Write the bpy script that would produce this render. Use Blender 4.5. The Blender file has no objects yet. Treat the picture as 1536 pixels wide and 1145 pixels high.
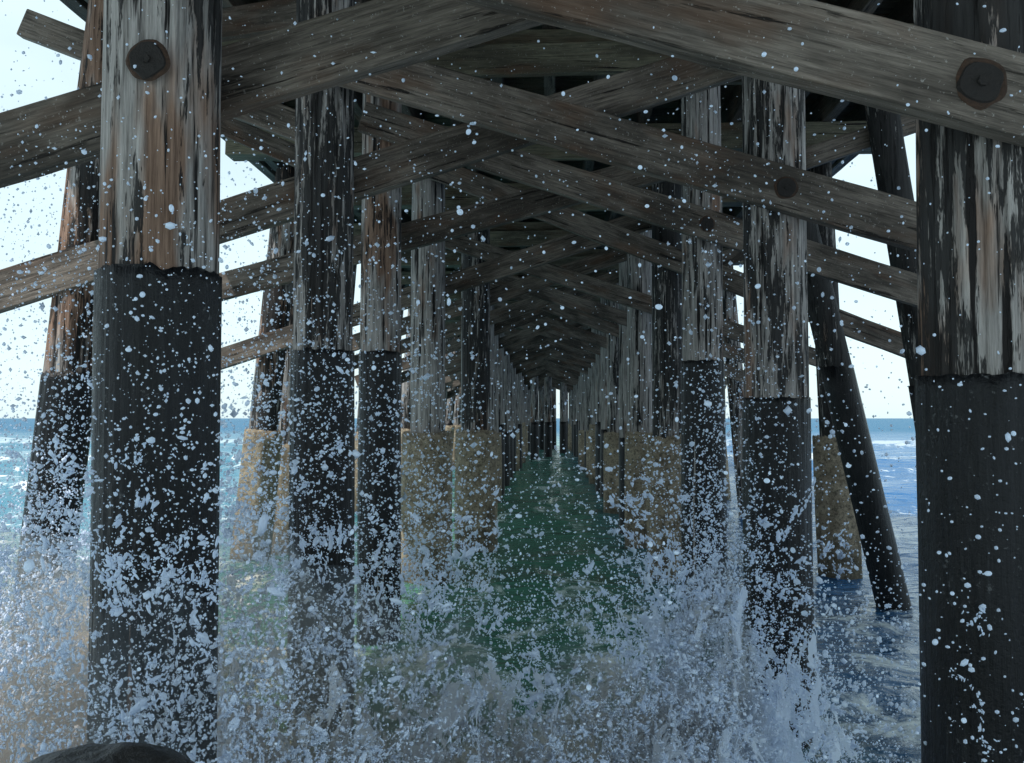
import bpy, math, random, bmesh
import numpy as np
from mathutils import Vector, Matrix, noise
random.seed(7); rng=np.random.default_rng(11)
sc=bpy.context.scene
CAMZ=2.0
# ------------------------------------------------------------ helpers
def link(o,parent=None):
    sc.collection.objects.link(o)
    if parent: o.parent=parent
    return o
def newmat(name):
    m=bpy.data.materials.new(name); m.use_nodes=True
    nt=m.node_tree; nt.nodes.clear()
    out=nt.nodes.new('ShaderNodeOutputMaterial')
    b=nt.nodes.new('ShaderNodeBsdfPrincipled')
    nt.links.new(b.outputs[0],out.inputs[0])
    return m,nt,b,out
class NT:
    def __init__(s,nt): s.nt=nt
    def n(s,t,**k):
        x=s.nt.nodes.new(t)
        for a,v in k.items(): setattr(x,a,v)
        return x
    def l(s,a,b): s.nt.links.new(a,b)
    def set(s,sock,v):
        if isinstance(v,bpy.types.NodeSocket): s.l(v,sock)
        else: sock.default_value=v
    def mapping(s,vec,scale=(1,1,1),loc=(0,0,0)):
        m=s.n('ShaderNodeMapping'); s.l(vec,m.inputs[0]); m.inputs['Scale'].default_value=scale; m.inputs['Location'].default_value=loc
        return m.outputs[0]
    def objcoord(s,k=37.0):
        oc=s.n('ShaderNodeTexCoord').outputs['Object']; r=s.n('ShaderNodeObjectInfo').outputs['Random']
        c=s.n('ShaderNodeCombineXYZ'); m=s.math('MULTIPLY',r,k)
        for i in range(3): s.l(m,c.inputs[i])
        a=s.n('ShaderNodeVectorMath',operation='ADD'); s.l(oc,a.inputs[0]); s.l(c.outputs[0],a.inputs[1]); return a.outputs[0],oc
    def noise(s,vec,scale,detail=4,rough=.6,dist=0):
        x=s.n('ShaderNodeTexNoise')
        s.l(vec,x.inputs['Vector']); x.inputs['Scale'].default_value=scale
        x.inputs['Detail'].default_value=detail; x.inputs['Roughness'].default_value=rough; x.inputs['Distortion'].default_value=dist
        return x.outputs['Fac']
    def ramp(s,f,stops):
        r=s.n('ShaderNodeValToRGB'); s.l(f,r.inputs[0]); e=r.color_ramp.elements
        while len(e)<len(stops): e.new(.5)
        for i,(p,c) in enumerate(stops):
            e[i].position=p; e[i].color=(c,c,c,1) if not isinstance(c,tuple) else (*c,1)
        return r.outputs[0]
    def mix(s,f,a,b,mode='MIX'):
        m=s.n('ShaderNodeMix',data_type='RGBA',blend_type=mode)
        s.set(m.inputs[0],f)
        for sock,v in ((m.inputs[6],a),(m.inputs[7],b)):
            if isinstance(v,tuple): sock.default_value=(*v,1)
            else: s.l(v,sock)
        return m.outputs[2]
    def math(s,op,a,b=0,c=0,clamp=False):
        m=s.n('ShaderNodeMath',operation=op,use_clamp=clamp); s.set(m.inputs[0],a); s.set(m.inputs[1],b); s.set(m.inputs[2],c); return m.outputs[0]
    def bump(s,h,strength,dist,nrm=None):
        b=s.n('ShaderNodeBump'); s.l(h,b.inputs['Height']); b.inputs['Strength'].default_value=strength; b.inputs['Distance'].default_value=dist
        if nrm: s.l(nrm,b.inputs['Normal'])
        return b.outputs[0]
# ------------------------------------------------------------ materials
def wood_pile():
    m,nt,b,o=newmat('weathered_pile_wood'); N=NT(nt)
    oc,raw=N.objcoord(); oi=N.n('ShaderNodeObjectInfo')
    sp=N.n('ShaderNodeSeparateColor'); N.l(oi.outputs['Color'],sp.inputs[0])
    v=N.mapping(oc,(1,1,.045)); v2=N.mapping(oc,(1,1,.22)); v3=N.mapping(oc,(1,1,.10))
    fine=N.noise(v,46,5,.75); mid=N.noise(v3,26,5,.74,.15); low=N.noise(v2,3.6,2,.5); low2=N.noise(v2,4.9,3,.6)
    base=N.mix(N.ramp(fine,[(.32,0.),(.66,1.)]),(.060,.053,.048),(.44,.41,.395))
    rt=N.math('ADD',low2,N.math('MULTIPLY_ADD',sp.outputs[1],.3,-.15))
    rust=N.ramp(rt,[(.50,0.),(.62,1.)])
    rustc=N.mix(N.ramp(fine,[(.3,0.),(.7,1.)]),(.05,.020,.010),(.28,.135,.065))
    c=N.mix(N.math('MULTIPLY',rust,.75),base,rustc)
    th=N.math('ADD',N.math('MULTIPLY',mid,.85),N.math('MULTIPLY',low,.5))
    th=N.math('ADD',th,N.math('MULTIPLY',fine,.15)); th=N.math('ADD',th,N.math('MULTIPLY_ADD',sp.outputs[0],.32,-.16))
    creo=N.ramp(th,[(.762,0.),(.790,1.)])
    c=N.mix(N.math('MULTIPLY',creo,.93),c,(.010,.010,.011))
    crack=N.ramp(N.noise(v,22,4,.65),[(.39,0.),(.43,1.)])
    c=N.mix(crack,(.012,.010,.010),c)
    N.l(c,b.inputs['Base Color']); b.inputs['Roughness'].default_value=.75; b.inputs['Specular IOR Level'].default_value=.25
    h=N.math('ADD',N.math('MULTIPLY',fine,.6),N.math('MULTIPLY',crack,.8)); h=N.math('ADD',h,N.math('MULTIPLY',creo,.6))
    N.l(N.bump(h,1.,.014),b.inputs['Normal'])
    return m
def wood_beam(name,c1,c2,dark=.5):
    m,nt,b,o=newmat(name); N=NT(nt)
    oc,raw=N.objcoord(51)
    v=N.mapping(oc,(.05,1,1)); v2=N.mapping(oc,(.5,1.6,1.6))
    fine=N.noise(v,70,5,.78); grain=N.noise(v,22,5,.7,.2); low=N.noise(v2,2.2,4,.65)
    c=N.mix(N.ramp(fine,[(.32,0.),(.66,1.)]),c1,c2)
    c=N.mix(N.ramp(low,[(.42,0.),(.60,dark)]),c,(.020,.016,.013))
    c=N.mix(N.ramp(N.noise(v2,3.1,3,.6),[(.52,0.),(.7,.45)]),c,(.12,.055,.028))
    crack=N.ramp(grain,[(.34,0.),(.39,1.)])
    c=N.mix(crack,(.014,.011,.010),c)
    sp=N.noise(oc,60,3,.75); c=N.mix(N.ramp(sp,[(.63,0.),(.69,.55)]),c,(.40,.38,.36))
    N.l(c,b.inputs['Base Color']); b.inputs['Roughness'].default_value=.72; b.inputs['Specular IOR Level'].default_value=.25
    h=N.math('ADD',N.math('MULTIPLY',fine,.6),crack)
    N.l(N.bump(h,1.,.010),b.inputs['Normal']); return m
def wrap_mat():
    m,nt,b,o=newmat('black_tarred_wood'); N=NT(nt)
    oc,raw=N.objcoord(21)
    a=N.noise(N.mapping(oc,(1,1,.14)),12,4,.7); s=N.noise(oc,60,4,.75); d=N.noise(N.mapping(oc,(1,1,.06)),38,4,.7); pt=N.noise(oc,7,3,.65)
    c=N.mix(N.ramp(a,[(.35,0.),(.7,1.)]),(.002,.0025,.0035),(.009,.010,.013))
    c=N.mix(N.ramp(d,[(.60,0.),(.72,.4)]),c,(.045,.05,.055))
    c=N.mix(N.ramp(N.math('ADD',N.math('MULTIPLY',s,.7),N.math('MULTIPLY',pt,.35)),[(.62,0.),(.67,.7)]),c,(.12,.125,.13))
    N.l(c,b.inputs['Base Color']); N.l(N.ramp(s,[(.3,.22),(.7,.5)]),b.inputs['Roughness']); b.inputs['Specular IOR Level'].default_value=.25
    h=N.math('ADD',N.math('MULTIPLY',d,.8),N.math('ADD',a,N.math('MULTIPLY',s,.4)))
    N.l(N.bump(h,.7,.02),b.inputs['Normal']); return m
def conc_mat():
    m,nt,b,o=newmat('concrete_jacket'); N=NT(nt)
    oc,raw=N.objcoord(21)
    a=N.noise(oc,5,5,.7); s=N.noise(oc,24,5,.78)
    c=N.mix(N.ramp(a,[(.3,0.),(.7,1.)]),(.16,.12,.08),(.48,.40,.29))
    c=N.mix(N.ramp(s,[(.50,0.),(.60,.8)]),c,(.055,.044,.032))
    z=N.n('ShaderNodeSeparateXYZ'); N.l(raw,z.inputs[0])
    wet=N.ramp(N.math('ADD',N.math('MULTIPLY',z.outputs[2],.35),N.math('MULTIPLY',a,.5)),[(.76,1.),(1.12,0.)])
    c=N.mix(N.math('MULTIPLY',wet,.8),c,(.03,.03,.018))
    N.l(c,b.inputs['Base Color']); b.inputs['Roughness'].default_value=.8
    N.l(N.bump(N.math('ADD',a,s),1.,.04),b.inputs['Normal']); return m
def simple(name,col,rough=.6,metal=0,ns=20,var=.5,bd=.02):
    m,nt,b,o=newmat(name); N=NT(nt); oc=N.n('ShaderNodeTexCoord').outputs['Object']
    a=N.noise(oc,ns,6,.7)
    c=N.mix(N.ramp(a,[(.3,0.),(.7,1.)]),tuple(x*(1-var) for x in col),tuple(x*(1+var) for x in col))
    N.l(c,b.inputs['Base Color']); b.inputs['Roughness'].default_value=rough; b.inputs['Metallic'].default_value=metal
    N.l(N.bump(a,.8,bd),b.inputs['Normal']); return m
M_pile=wood_pile(); M_brace=wood_beam('brace_timber',(.045,.037,.031),(.25,.21,.178),.75)
M_cap=wood_beam('cap_timber',(.07,.066,.045),(.22,.20,.14),.6); M_deck=wood_beam('deck_timber',(.035,.029,.026),(.13,.11,.09),.6)
M_wrap=wrap_mat(); M_conc=conc_mat(); M_bolt=simple('dark_iron_bolt',(.010,.007,.006),.8,.0,60,.5,.01); M_stain=simple('rust_stain',(.045,.022,.012),.85,0,40)
M_rock=simple('wet_rock',(.012,.011,.011),.45,0,14,.6,.03)
# ------------------------------------------------------------ pier
pier=bpy.data.objects.new('wooden_pier',None); link(pier)
def tube(name,pb,pt,r0,r1,mat,seg=28,rings=14,rough=.0,k=6,rag=0,col=None):
    pb=Vector(pb); pt=Vector(pt); ax=pt-pb; vs=[];fs=[]; sd=random.uniform(0,100)
    for i in range(rings+1):
        t=i/rings; c=ax*t; r=r0+(r1-r0)*t
        for j in range(seg):
            a=2*math.pi*j/seg; ca,sa=math.cos(a),math.sin(a)
            q=Vector((ca*k*.25+sd,sa*k*.25,c.z*.25)); q2=Vector((ca*k+sd,sa*k,c.z*.5)); q3=Vector((ca*k*2.5+sd,sa*k*2.5,c.z*1.0))
            rr=r*(1+rough*(.8*noise.noise(q)+.6*noise.noise(q2)+.5*noise.noise(q3)))
            zz=c.z+(rag*noise.noise(Vector((ca*5+sd,sa*5,3)))+rag*.6*noise.noise(Vector((ca*14+sd,sa*14,3))) if i>=rings-1 else 0)
            vs.append((c.x+ca*rr,c.y+sa*rr,zz))
    for i in range(rings):
        for j in range(seg):
            a=i*seg+j; b2=i*seg+(j+1)%seg; fs.append((a,b2,b2+seg,a+seg))
    fs.append(tuple(reversed(range(seg)))); fs.append(tuple(range(rings*seg,(rings+1)*seg)))
    me=bpy.data.meshes.new(name); me.from_pydata(vs,[],fs)
    me.polygons.foreach_set('use_smooth',[len(p.vertices)==4 for p in me.polygons])
    me.materials.append(mat); o=bpy.data.objects.new(name,me); o.location=pb; link(o,pier)
    if col: o.color=(*col,0,1)
    return o
def beam(name,p0,p1,h,t,mat,jit=.004):
    p0=Vector(p0); p1=Vector(p1); L=(p1-p0).length; x=(p1-p0).normalized()
    up=Vector((0,0,1)) if abs(x.z)<.9 else Vector((0,1,0)); y=up.cross(x).normalized(); z=x.cross(y)
    n=max(2,int(L/.35)); vs=[];fs=[]
    for i in range(n+1):
        for sy,sz in ((-1,-1),(1,-1),(1,1),(-1,1)):
            vs.append((L*i/n+ (random.uniform(-jit,jit)),sy*t/2+random.uniform(-jit,jit)*.6,sz*h/2+random.uniform(-jit,jit)))
    for i in range(n):
        for j in range(4):
            a=i*4+j; b2=i*4+(j+1)%4; fs.append((a,a+4,b2+4,b2))
    fs.append((0,1,2,3)); fs.append(tuple(n*4+q for q in (3,2,1,0)))
    me=bpy.data.meshes.new(name); me.from_pydata(vs,[],fs); me.materials.append(mat)
    o=bpy.data.objects.new(name,me)
    M=Matrix((x,y,z)).transposed().to_4x4(); M.translation=p0; o.matrix_world=M
    link(o,pier); bv=o.modifiers.new('b','BEVEL'); bv.width=.008; bv.segments=2; bv.limit_method='ANGLE'; return o
def bolt(x,y,z,r=.07):
    for nm,rr,d,mt in (('rust_stain_ring',r*1.0,.004,M_stain),('washer',r*.86,.010,M_bolt),('bolt_head',r*.22,.018,M_bolt)):
        vs=[];n=32 if nm!='bolt_head' else 6; sd=random.random()*9
        for k in (0,1):
            for j in range(n):
                a=2*math.pi*j/n; q=rr*(1+(.14*noise.noise(Vector((math.cos(a)*1.5+sd,math.sin(a)*1.5,0))) if n>6 else 0)); q*= (1 if k==0 else .90); vs.append((q*math.cos(a),-d*k,q*math.sin(a)))
        fs=[(j,(j+1)%n,(j+1)%n+n,j+n) for j in range(n)]+[tuple(range(n,2*n))]
        me=bpy.data.meshes.new(nm); me.from_pydata(vs,[],fs); me.materials.append(mt); o=bpy.data.objects.new(nm,me); o.location=(x,y,z); link(o,pier)
ZT=5.25
def pile(xb,xt,y,d,wrap=None,jacket=None,jd=.6,hi=False,ztop=ZT,zb=-1.6,col=(.5,.4)):
    seg,rg=(110,90) if hi else (28,14)
    tube('pile',(xb,y,zb),(xt,y,ztop),d/2*1.03,d/2*.95,M_pile,seg,rg,.06 if hi else .04,8,0,col)
    f=lambda z:xb+(xt-xb)*(z-zb)/(ztop-zb)
    if wrap is not None:
        tube('tarred_pile_sleeve',(f(zb+.05),y,zb+.05),(f(wrap),y,wrap),d/2*1.08,d/2*1.05,M_wrap,seg,rg,.05,8,.02)
    if jacket is not None:
        tube('concrete_jacket',(f(zb+.05),y,zb+.05),(f(jacket),y,jacket),jd/2*1.06,jd/2*.97,M_conc,48,30,.10,4,.06)
Y=[3+2.8*i for i in range(22)]
pile(-1.275,-1.285,3.0,.375,wrap=2.47,hi=True,col=(.42,.64))
pile(-1.42,-1.43,5.8,.375,wrap=2.42,hi=True,col=(.66,.3))
pile(-1.58,-1.57,8.6,.375,wrap=2.61,hi=True,col=(.25,.5))
pile(-1.50,-1.50,11.4,.43,jacket=1.82,jd=.62,col=(.2,.2))
pile(-1.13,-1.13,14.2,.44,jacket=1.80,jd=.64,col=(.7,.4))
pile(1.38,1.38,3.0,.40,wrap=2.13,hi=True,col=(.62,.5))
pile(1.39,1.39,5.8,.385,wrap=2.12,hi=True,col=(.45,.5))
pile(1.40,1.40,8.6,.375,wrap=2.52,hi=True,col=(.40,.3))
pile(1.43,1.43,11.4,.38,jacket=1.78,jd=.52,col=(.8,.1))
pile(1.37,1.37,14.2,.40,jacket=1.78,jd=.5,col=(.1,.1))
for i in range(5,22):
    for s in (-1,1):
        x=s*(1.40+random.uniform(-.05,.05)); cc=(random.uniform(0,.4),random.uniform(0,.2))
        if random.random()<.4: pile(x,x,Y[i],.36,jacket=1.6+random.uniform(-.1,.25),jd=.5,col=cc)
        else: pile(x,x,Y[i],.36,wrap=1.6+random.uniform(-.1,.3),col=cc)
for (x,y) in ((-.75,45),(-.1,48),(.75,53),(-.5,57),(.2,60),(1.0,61.5),(-1.0,61.5)): pile(x,x,y,.4,wrap=1.8)
pile(-3.66,-2.95,6.2,.33,wrap=2.3,hi=True,col=(.4,.9))
pile(-4.05,-3.40,12.0,.38,jacket=1.85,jd=.50,col=(.6,.6))
pile(-4.10,-4.02,14.2,.34,jacket=1.60,jd=.42)
pile(4.05,2.52,10.3,.34,wrap=2.55,col=(.9,.2))
pile(3.72,3.45,12.0,.33,jacket=1.77,jd=.54,col=(.7,.4))
pile(4.15,3.15,9.0,.32,wrap=2.3,col=(.9,.2))
for i in range(5,22):
    for s in (-1,1):
        pile(s*(4.2+random.uniform(-.1,.1)),s*3.7,Y[i],.36,jacket=1.7 if random.random()<.5 else None,wrap=None if random.random()<.5 else 1.9,jd=.5)
def br(x0,z0,x1,z1,y,h=.25,t=.085,m=None): return beam('cross_brace',(x0,y,CAMZ+z0),(x1,y,CAMZ+z1),h,t,m or M_brace)
def ln(xa,za,xb,zb,x): return za+(zb-za)*(x-xa)/(xb-xa)
def brl(xa,za,xb,zb,x0,x1,y,**k): return br(x0,ln(xa,za,xb,zb,x0),x1,ln(xa,za,xb,zb,x1),y,**k)
brl(-1.94,.98,-.2,1.48,-3.6,1.55,3.26,h=.235)
brl(1.237,.963,.245,1.24,-1.55,3.4,2.74,h=.235)
brl(-3.6,.863,1.2,2.34,-4.0,1.6,6.06,h=.26)
brl(-1.17,2.13,2.16,1.12,-1.6,3.6,5.54,h=.27)
brl(-4.64,.877,-2.48,1.45,-4.3,1.6,8.86,h=.26)
brl(-.57,2.37,3.25,1.12,-1.7,3.9,8.34,h=.27)
brl(-4.1,.78,-3.26,1.05,-4.3,1.5,11.7,h=.26)
brl(-.36,2.61,4.34,.78,-1.6,4.3,11.12,h=.26)
br(-3.75,2.82,-1.5,1.94,6.42,h=.2); br(-4.0,3.25,-1.6,2.2,9.1,h=.2)
br(3.9,3.0,1.5,2.2,9.15,h=.2); br(3.9,2.7,1.4,1.7,12.0,h=.2)
br(-3.2,2.75,-1.35,3.0,6.6,h=.22)
for i in range(4,22):
    y=Y[i]; c=2.25+random.uniform(-.1,.1); sl=.34+random.uniform(-.03,.03)
    br(-4.2,c-4.2*sl,1.6,c+1.6*sl,y+.26); br(-1.6,c+1.6*sl,4.2,c-4.2*sl,y-.27)
bolt(1.237,2.695,CAMZ+.963,.075); bolt(1.39,5.495,CAMZ+1.353,.07); bolt(1.40,8.295,CAMZ+1.725,.07)
bolt(-1.245,2.805,CAMZ+1.11,.068)
for i,y in enumerate(Y):
    beam('pile_cap',(-4.0,y,ZT+.16),(4.1,y,ZT+.16),.32,.32,M_cap)
    if i<9: beam('cap_side_timber',(-1.9,y-.25,ZT-.02),(1.9,y-.25,ZT+.02),.28,.10,M_cap)
for k in range(-7,8):
    x=k*.56
    for seg in range(0,11):
        y0=-2+seg*6.0; beam('stringer',(x+random.uniform(-.02,.02),y0,ZT+.32+.18),(x,y0+5.99,ZT+.32+.18),.35,.12,M_deck)
y=-2.0
while y<64:
    w=.27 if y<30 else .9
    beam('deck_plank',(-4.25,y+w/2,ZT+.32+.355+.045),(4.3,y+w/2,ZT+.32+.355+.045),.09 ,w-.012 ,M_deck,.002); y+=w
for yb in [4.4+2.8*i for i in range(8)]:
    for k in range(-7,7):
        if random.random()<.6: beam('blocking',(k*.56+.062,yb,ZT+.5),(k*.56+.498,yb,ZT+.5),.3,.08,M_cap)
for s in (-1,1):
    beam('edge_stringer',(s*4.12,-2,ZT+.5),(s*4.12,63,ZT+.5),.36,.14,M_brace)
    for i,y in enumerate(Y): beam('rail_post',(s*4.2,y,ZT+.6),(s*4.2,y,ZT+1.75),.12,.12,M_brace)
    for z in (1.15,1.45,1.75): beam('deck_railing',(s*4.2,-2,ZT+z),(s*4.2,63,ZT+z),.12,.05,M_brace)
# ------------------------------------------------------------ fast numpy noise
TB=rng.random((64,64,64)).astype(np.float32)
def vn(p):
    i=np.floor(p).astype(int); f=p-i; f=f*f*(3-2*f); i&=63; j=(i+1)&63
    x0,y0,z0=i[...,0],i[...,1],i[...,2]; x1,y1,z1=j[...,0],j[...,1],j[...,2]; fx,fy,fz=f[...,0],f[...,1],f[...,2]
    a=TB[x0,y0,z0]*(1-fx)+TB[x1,y0,z0]*fx; b=TB[x0,y1,z0]*(1-fx)+TB[x1,y1,z0]*fx
    c=TB[x0,y0,z1]*(1-fx)+TB[x1,y0,z1]*fx; d=TB[x0,y1,z1]*(1-fx)+TB[x1,y1,z1]*fx
    return ((a*(1-fy)+b*fy)*(1-fz)+(c*(1-fy)+d*fy)*fz)*2-1
def fbm(p,o=4,g=.5):
    s=0;a=1;t=0
    for k in range(o): s=s+a*vn(p+17.3*k); t+=a; a*=g; p=p*2.03
    return s/t
# ------------------------------------------------------------ sea
na=760; nr=300
ang=np.concatenate([np.linspace(-.75,.75,560,endpoint=False),np.linspace(.75,2*np.pi-.75,200,endpoint=False)])
rad=.15*np.exp(np.linspace(0,np.log(9000/.15),nr))
A,R=np.meshgrid(ang,rad); X=R*np.sin(A); YY=R*np.cos(A)
def waves(X,YY,R):
    Z=np.zeros_like(X); r=np.random.default_rng(5)
    for lam,amp,n in ((14,.05,4),(5,.04,7),(2.2,.026,12),(1.0,.013,14),(.5,.006,14)):
        for q in range(n):
            th=r.normal(-1.57,.9); l=lam*r.uniform(.7,1.4); k=2*np.pi/l; ph=r.uniform(0,6.28)
            s=np.sin(k*(X*np.cos(th)+YY*np.sin(th))+ph+.8*np.sin(X*.3*k+ph*2))
            fade=np.clip(1.3-R*(.012 if lam>4 else .02/lam),0,1) if lam<14 else np.clip(1-R/900,0,1)
            Z+=amp*(s if lam>2 else (1-np.abs(s)*2)*.8)*fade/np.sqrt(n)*1.6
    return Z
Z=waves(X,YY,R)
om=1/(1+np.exp(-(np.abs(X)-5)*1.5))
Z+=.32*np.exp(-((YY-24-.1*X)/1.0)**2)*om+.55*np.exp(-((YY-38-.05*X)/1.6)**2)*om+.6*np.exp(-((YY-62+.05*X)/2.5)**2)*om
V=np.stack([X,YY,Z],-1).reshape(-1,3)
idx=np.arange(nr*na).reshape(nr,na); nx=np.roll(idx,-1,1)
F=np.stack([idx[:-1],idx[1:],nx[1:],nx[:-1]],-1).reshape(-1,4)
def fastmesh(name,V,F,mat,smooth=True,parent=None):
    me=bpy.data.meshes.new(name); n=F.shape[1]
    me.vertices.add(len(V)); me.vertices.foreach_set('co',V.astype(np.float32).ravel())
    me.loops.add(F.size); me.loops.foreach_set('vertex_index',F.astype(np.int32).ravel())
    me.polygons.add(len(F)); me.polygons.foreach_set('loop_start',(np.arange(len(F))*n).astype(np.int32))
    me.polygons.foreach_set('use_smooth',np.full(len(F),smooth))
    me.update(calc_edges=True); me.materials.append(mat); o=bpy.data.objects.new(name,me); link(o,parent); return o
def sea_mat():
    m,nt,b,o=newmat('sea_surface'); N=NT(nt)
    P=N.n('ShaderNodeNewGeometry').outputs['Position']; sp=N.n('ShaderNodeSeparateXYZ'); N.l(P,sp.inputs[0])
    ax=N.math('ABSOLUTE',sp.outputs[0]); wob=N.noise(P,.5,3,.5)
    out_=N.ramp(N.math('MULTIPLY',N.math('ADD',ax,N.math('MULTIPLY',wob,2)),.1),[(.28,0.),(.60,1.)])
    right=N.ramp(N.math('MULTIPLY_ADD',sp.outputs[0],.1,.5),[(.56,0.),(.70,1.)])
    inner=N.mix(right,(.065,.19,.135),(.02,.08,.17))
    outer=N.mix(right,(.035,.17,.25),(.022,.11,.27))
    c=N.mix(out_,inner,outer)
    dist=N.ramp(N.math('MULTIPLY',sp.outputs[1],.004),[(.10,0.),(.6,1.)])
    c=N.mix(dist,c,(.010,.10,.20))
    f1=N.noise(N.mapping(P,(1,.6,1)),1.3,6,.72,.8); f2=N.noise(P,.35,3,.5)
    near=N.ramp(N.math('MULTIPLY',sp.outputs[1],.05),[(.28,.10),(.6,0.)])
    crest=N.ramp(sp.outputs[2],[(.16,0.),(.45,.12)])
    foam=N.ramp(N.math('ADD',N.math('ADD',N.math('MULTIPLY',f1,.7),N.math('MULTIPLY',f2,.35)),N.math('ADD',N.math('ADD',near,crest),N.math('MULTIPLY',out_,.02))),[(.60,0.),(.69,1.)])
    far=N.ramp(N.math('MULTIPLY',sp.outputs[1],.01),[(.3,1.),(.9,0.)])
    foam=N.math('MULTIPLY',foam,far)
    c=N.mix(foam,c,(.72,.78,.80))
    N.l(c,b.inputs['Base Color'])
    N.l(N.math('ADD',N.math('MULTIPLY_ADD',foam,.5,.09),N.math('MULTIPLY',dist,.25)),b.inputs['Roughness'])
    b.inputs['IOR'].default_value=1.33; N.l(N.math('MULTIPLY_ADD',dist,-.42,.5),b.inputs['Specular IOR Level'])
    h=N.math('ADD',N.noise(N.mapping(P,(1,1.6,1)),3.5,5,.62,.3),N.math('MULTIPLY',f1,.3))
    big=N.noise(N.mapping(P,(.35,1.2,1)),.6,4,.6)
    N.l(N.bump(h,.6,.10,N.bump(big,.8,.6)),b.inputs['Normal'])
    return m
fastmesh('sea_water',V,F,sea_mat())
# ------------------------------------------------------------ boulders
def boulder(x,y,z,sx,sy,sz,sd,amp=1.):
    bm=bmesh.new(); bmesh.ops.create_icosphere(bm,subdivisions=6,radius=1)
    for v in bm.verts:
        c=v.co.copy(); p=c*1.6+Vector((sd,0,0)); n=noise.fractal(p,1,2,6)*.10+noise.noise(p*.8)*.15
        zz=math.copysign(abs(c.z)**.45,c.z); v.co=Vector((c.x*sx,c.y*sy,zz*sz))*(1+n*amp)
    me=bpy.data.meshes.new('boulder'); bm.to_mesh(me); bm.free()
    for p in me.polygons: p.use_smooth=True
    me.materials.append(M_rock); o=bpy.data.objects.new('boulder',me); o.location=(x,y,z); link(o)
boulder(-.88,1.75,.28,.39,.36,1.10,3.1,.20)
boulder(-1.9,1.2,-.1,.6,.6,.7,13.7); boulder(.4,1.0,-.3,.7,.6,.6,23.2)
# ------------------------------------------------------------ spray
def ico(sub):
    if sub==0:
        return np.array([[1,0,0],[-1,0,0],[0,1,0],[0,-1,0],[0,0,1],[0,0,-1]],float),np.array([[0,2,4],[2,1,4],[1,3,4],[3,0,4],[2,0,5],[1,2,5],[3,1,5],[0,3,5]])
    bm=bmesh.new(); bmesh.ops.create_icosphere(bm,subdivisions=sub,radius=1); bm.verts.ensure_lookup_table()
    v=np.array([x.co[:] for x in bm.verts]); f=np.array([[q.index for q in p.verts] for p in bm.faces]); bm.free(); return v,f
def blobs(P,r,D,st,sub,jag):
    v,f=ico(sub); n=len(P); nv=len(v)
    W=np.repeat(v[None],n,0)*(1+jag[:,None,None]*rng.normal(0,1,(n,nv,1)))
    W=W*rng.uniform(.75,1.25,(n,1,3))
    dd=(W*D[:,None,:]).sum(-1,keepdims=True)
    W=W+(st[:,None,None]-1)*dd*D[:,None,:]
    W=W*r[:,None,None]+P[:,None,:]
    return W.reshape(-1,3),(f[None]+(np.arange(n)*nv)[:,None,None]).reshape(-1,3)
def unit(a): return a/np.maximum(np.linalg.norm(a,axis=-1,keepdims=True),1e-6)
VV=[];FFs=[];off=0
def push(V,F):
    global off
    VV.append(V); FFs.append(F+off); off+=len(V)
jets=[(-2.3,3.6,.1,1.35,.40,220),(-1.5,3.9,.1,1.5,.38,250),(-.75,4.2,.1,1.35,.32,190),(-1.9,4.8,.1,1.35,.5,190),(-.1,4.4,0,1.0,.35,120),
      (.45,4.4,0,1.1,.28,140),(.78,4.9,0,1.5,.20,240),(1.15,5.0,0,1.0,.25,110),(-3.0,5.2,0,1.35,.5,150),(1.6,2.5,.2,1.2,.16,90),(.1,3.3,.1,.75,.5,110),(-.9,3.2,.2,.8,.4,90),(.9,3.6,.1,.8,.35,90),
      (-1.15,2.5,.4,1.4,.26,230),(-.85,2.5,.4,1.1,.22,130),(-1.5,2.5,.4,1.35,.24,130),
      (-1.1,8.2,0,1.0,.4,60),(1.2,10.5,0,.6,.3,40),(3.5,11.8,0,.5,.3,30),(-.9,10.8,0,.7,.3,30)]
Ps=[];Rs=[];Ds=[];Ss=[]
g=9.8
for (jx,jy,jz,H,sp_,nf) in jets:
    for q in range(nf):
        p0=np.array([jx,jy,jz])+rng.normal(0,sp_*.55,3)*np.array([1,.8,.1])
        hh=H*rng.beta(2.2,1.6)*1.25; vz=math.sqrt(2*g*max(hh,.05))
        v=np.array([rng.normal(0,.70),rng.normal(0,.45),vz])
        T=vz/g; t0=T*rng.uniform(.1,1.0); m=int(rng.integers(12,50)); dt=rng.uniform(.03,.13)
        t=t0+np.sort(rng.uniform(0,dt,m)); wv=rng.normal(0,1,(3,3))
        p=p0+v*t[:,None]-np.array([0,0,.5*g])*t[:,None]**2
        for kk in range(3): p+=.022*np.sin((t[:,None]-t0)/dt*(3+4*kk)+wv[kk])/(1+kk)
        p+=rng.normal(0,.008+.014*rng.random(),(m,3))*rng.random((m,1))**2
        d=unit(v-np.array([0,0,g])*t[:,None]+rng.normal(0,.8,(m,3)))
        Ps.append(p);Rs.append(.0034*rng.lognormal(0,.5,m)*(1-.5*(t-t0)/dt)*(jy/4.2)**.6);Ds.append(d);Ss.append(rng.uniform(1,3.6,m))
P=np.concatenate(Ps); r=np.concatenate(Rs); V_,F_=blobs(P,r,np.concatenate(Ds),np.concatenate(Ss),1,np.full(len(P),.13)); push(V_,F_); n1=len(P)
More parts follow.
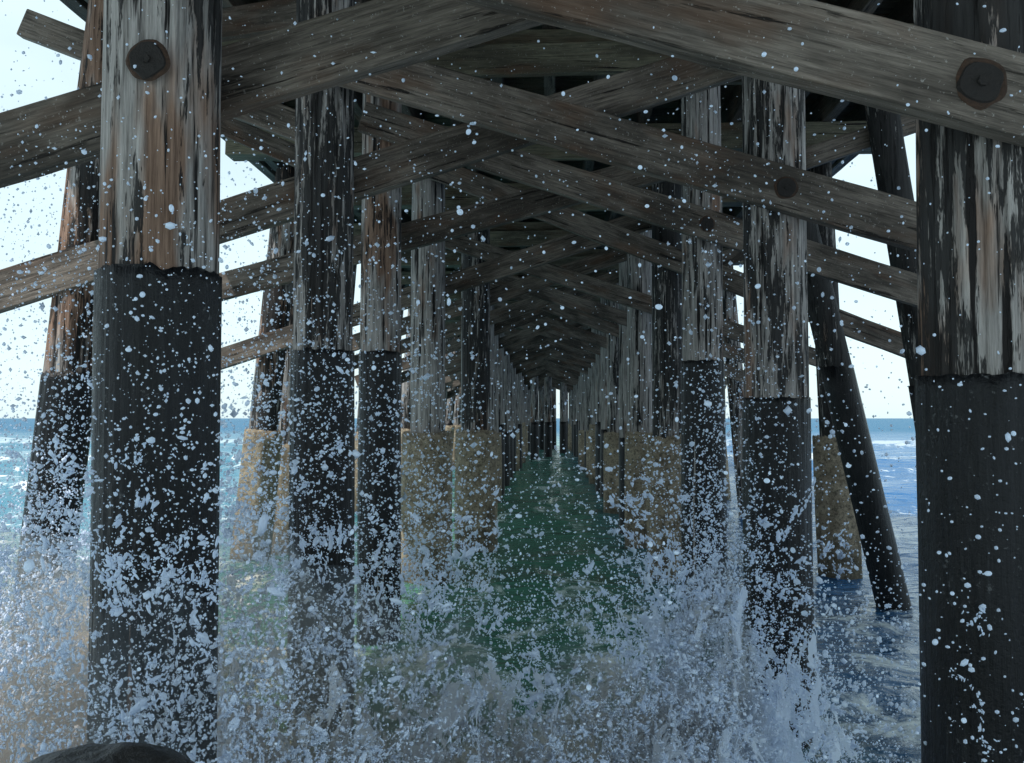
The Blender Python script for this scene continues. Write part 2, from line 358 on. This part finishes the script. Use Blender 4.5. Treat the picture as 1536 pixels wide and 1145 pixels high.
def cloud(n,xc,xs,y0,y1,zf,rr,thr,s,sub,jag):
    bx=rng.normal(xc,xs,n); by=rng.uniform(y0,y1,n); bz=zf(n); P=np.stack([bx,by,bz],1)
    P=P[(fbm(P*np.array([s,s,s*.7])+5,3)+rng.normal(0,.12,n))>thr]; m=len(P)
    V_,F_=blobs(P,rr*rng.lognormal(0,.5,m)*(P[:,1]/4)**.6,unit(rng.normal(0,1,(m,3))),rng.uniform(1,1.7,m),sub,np.full(m,jag)); push(V_,F_); return m
n2=cloud(17000,-1.8,.75,3.4,6.2,lambda n:.5+rng.gamma(2.2,.42,n),.0036,.05,4,1,.08)
n2+=cloud(10000,-1.15,.35,1.9,2.8,lambda n:.9+rng.gamma(2.2,.30,n),.0032,.03,5,1,.08)
n2+=cloud(2500,1.3,.3,1.9,2.7,lambda n:.7+rng.gamma(2.2,.34,n),.0032,.03,5,1,.08)
n2+=cloud(10000,1.1,.5,2.6,6.2,lambda n:.3+rng.gamma(2.0,.40,n),.0034,.05,4,1,.08)
n2+=cloud(5000,-1.1,.4,6.5,9,lambda n:.2+rng.gamma(2.0,.5,n),.0045,.0,3,0,.1)
n3=0
for (n,xc,xs,y0,y1,sc_) in ((80000,-2.1,.65,3.2,5.4,.50),(30000,-1.2,.38,2.1,2.9,.62),(40000,-1.0,.55,3.0,5.2,.42),(34000,.5,.6,3.2,5.2,.30),(18000,.85,.22,4.4,5.2,.55),(14000,-3.2,.6,5,7,.45)):
    n3+=cloud(n,xc,xs,y0,y1,lambda n,q=sc_:.05+rng.gamma(1.7,q,n)*.95,.0026,-.10,1.8,0,.12)
def sheet(x,y,z,w,h,yaw,lean,sd,thr=.02,nu=150,nv=130):
    u,v=np.meshgrid(np.linspace(-1,1,nu),np.linspace(0,1,nv))
    prof=(.55+.75*fbm(np.stack([u*2.2+sd,u*0+sd,u*0],-1),3)+.25*(1-u**2))
    hh=h*np.clip(prof,.15,1.2)
    lx=u*w*(1+.5*v); ly=.35*w*(u**2)+lean*v**1.7; lz=hh*(v-.12*v**3)
    q=np.stack([lx*3+sd,ly*3,lz*2.2],-1)
    lx=lx+.13*fbm(q,4); ly=ly+.20*fbm(q+31,4); lz=lz+.12*fbm(q+57,4)
    c,s=math.cos(yaw),math.sin(yaw); P=np.stack([x+lx*c-ly*s,y+lx*s+ly*c,z+lz],-1)
    hole=fbm(np.stack([u*w*14+sd,v*h*7,u*0+sd],-1),5,.68)
    keep=hole> thr+ .34*(v-.42) + .25*np.abs(u)**4
    k=keep[:-1,:-1]&keep[1:,1:]&keep[:-1,1:]
    id_=np.arange(nu*nv).reshape(nv,nu)
    a,b,c_,d=id_[:-1,:-1],id_[:-1,1:],id_[1:,1:],id_[1:,:-1]
    F=np.concatenate([np.stack([a,b,c_],-1)[k],np.stack([a,c_,d],-1)[k]])
    push(P.reshape(-1,3),F)
JS=[0,1,2,3,4,5,6,7,8,10,11,12,1,6]
for i in range(84):
    j=jets[JS[i%14]]
    sheet(j[0]+rng.normal(0,.22),max(3.4,j[1])+rng.normal(0,.2)+.2,-.05,rng.uniform(.2,.42),j[3]*rng.uniform(.6,1.0),rng.uniform(0,6.28),rng.uniform(.05,.35),i*3.7,rng.uniform(-.05,.04))
nd=4200
dy=1.3+5.2*rng.random(nd)**.9; dx=rng.uniform(-.62,.56,nd)*dy+rng.normal(0,.3,nd); dz=CAMZ+rng.uniform(-.62,.46,nd)*dy-.35*rng.random(nd)*dy*.5
P=np.stack([dx,dy,dz],1); r=.0023*rng.lognormal(0,.5,nd)*(.6+.12*dy)
V_,F_=blobs(P,r,unit(rng.normal(0,1,(nd,3))),rng.uniform(1,1.3,nd),2,np.full(nd,.02)); push(V_,F_)
def spray_mat():
    m=bpy.data.materials.new('sea_spray_water'); m.use_nodes=True; nt=m.node_tree; nt.nodes.clear(); N=NT(nt)
    out=N.n('ShaderNodeOutputMaterial'); b=N.n('ShaderNodeBsdfDiffuse'); tr=N.n('ShaderNodeBsdfTranslucent'); mx=N.n('ShaderNodeMixShader')
    for q in (b,tr): q.inputs['Color'].default_value=(.80,.88,1.,1)
    mx.inputs[0].default_value=.45; N.l(b.outputs[0],mx.inputs[1]); N.l(tr.outputs[0],mx.inputs[2]); N.l(mx.outputs[0],out.inputs[0]); return m
Fa=np.concatenate(FFs); Va=np.concatenate(VV)
fastmesh('sea_spray',Va,Fa,spray_mat())
print('SPRAY',n1,n2,n3,len(Fa))
def mist():
    bm=bmesh.new()
    L=[(-2.2,4.2,.3,.9,.6,1.0),(-1.3,4.3,.4,.7,.6,1.0),(-.5,4.5,.2,.6,.5,.75),(.4,4.7,.2,.6,.5,.6),(.85,5.0,.3,.35,.4,.9),(-3.0,5.2,.3,.8,.6,1.0),(-1.2,2.6,.5,.42,.22,.95),(-1.75,3.3,.4,.6,.4,.8),(-2.6,3.4,.3,.7,.4,.8)]
    for (x,y,z,a,b_,c) in L:
        r=bmesh.ops.create_icosphere(bm,subdivisions=4,radius=1)
        for v in r['verts']:
            p=v.co*1.5+Vector((x*5,y,z)); v.co*=1+.35*noise.fractal(p,1,2,4)
            v.co=Vector((v.co.x*a+x,v.co.y*b_+y,v.co.z*c+z))
    me=bpy.data.meshes.new('splash_mist'); bm.to_mesh(me); bm.free()
    m=bpy.data.materials.new('splash_mist'); m.use_nodes=True; nt=m.node_tree; nt.nodes.clear(); N=NT(nt)
    out=N.n('ShaderNodeOutputMaterial'); s=N.n('ShaderNodeVolumeScatter'); s.inputs['Color'].default_value=(.66,.82,1,1); s.inputs['Density'].default_value=1.15; s.inputs['Anisotropy'].default_value=.35; N.l(s.outputs[0],out.inputs['Volume'])
    me.materials.append(m); o=bpy.data.objects.new('splash_mist',me); link(o)
    rm=o.modifiers.new('r','REMESH'); rm.mode='VOXEL'; rm.voxel_size=.05
mist()
# ------------------------------------------------------------ light
EL=math.radians(57); hx,hy=-.75,-.66; k=math.hypot(hx,hy); hx/=k; hy/=k
sv=Vector((hx*math.cos(EL),hy*math.cos(EL),math.sin(EL)))
L=bpy.data.lights.new('sun','SUN'); L.energy=5; L.angle=math.radians(.5); L.color=(1,.96,.90); so=bpy.data.objects.new('sun',L); so.rotation_euler=sv.to_track_quat('Z','Y').to_euler(); link(so)
w=bpy.data.worlds.new('World'); sc.world=w; w.use_nodes=True; nt=w.node_tree; nt.nodes.clear(); N=NT(nt)
sk=N.n('ShaderNodeTexSky'); sk.sky_type='NISHITA'; sk.sun_disc=False; sk.sun_elevation=EL; sk.sun_rotation=math.atan2(hx,hy); sk.air_density=1.0; sk.dust_density=1.0; sk.ozone_density=1.0
tc=N.n('ShaderNodeTexCoord').outputs['Generated']
cl=N.ramp(N.noise(N.mapping(tc,(1,1,3)),2.2,4,.6),[(.3,.68),(.7,.92)])
hz=N.mix(cl,sk.outputs[0],(6.3,7.8,8.1))
bg=N.n('ShaderNodeBackground'); bg.inputs[1].default_value=.15; o=N.n('ShaderNodeOutputWorld'); N.l(hz,bg.inputs[0]); N.l(bg.outputs[0],o.inputs[0])
sc.view_settings.view_transform='Standard'; sc.view_settings.look='None'; sc.view_settings.exposure=0
cd=bpy.data.cameras.new('camera'); cd.lens=32.8; cd.sensor_width=36; cd.clip_start=.05; cd.clip_end=20000
co=bpy.data.objects.new('camera',cd); co.location=(0,0,CAMZ); co.rotation_euler=(math.radians(92.25),0,math.radians(2.33)); link(co); sc.camera=co
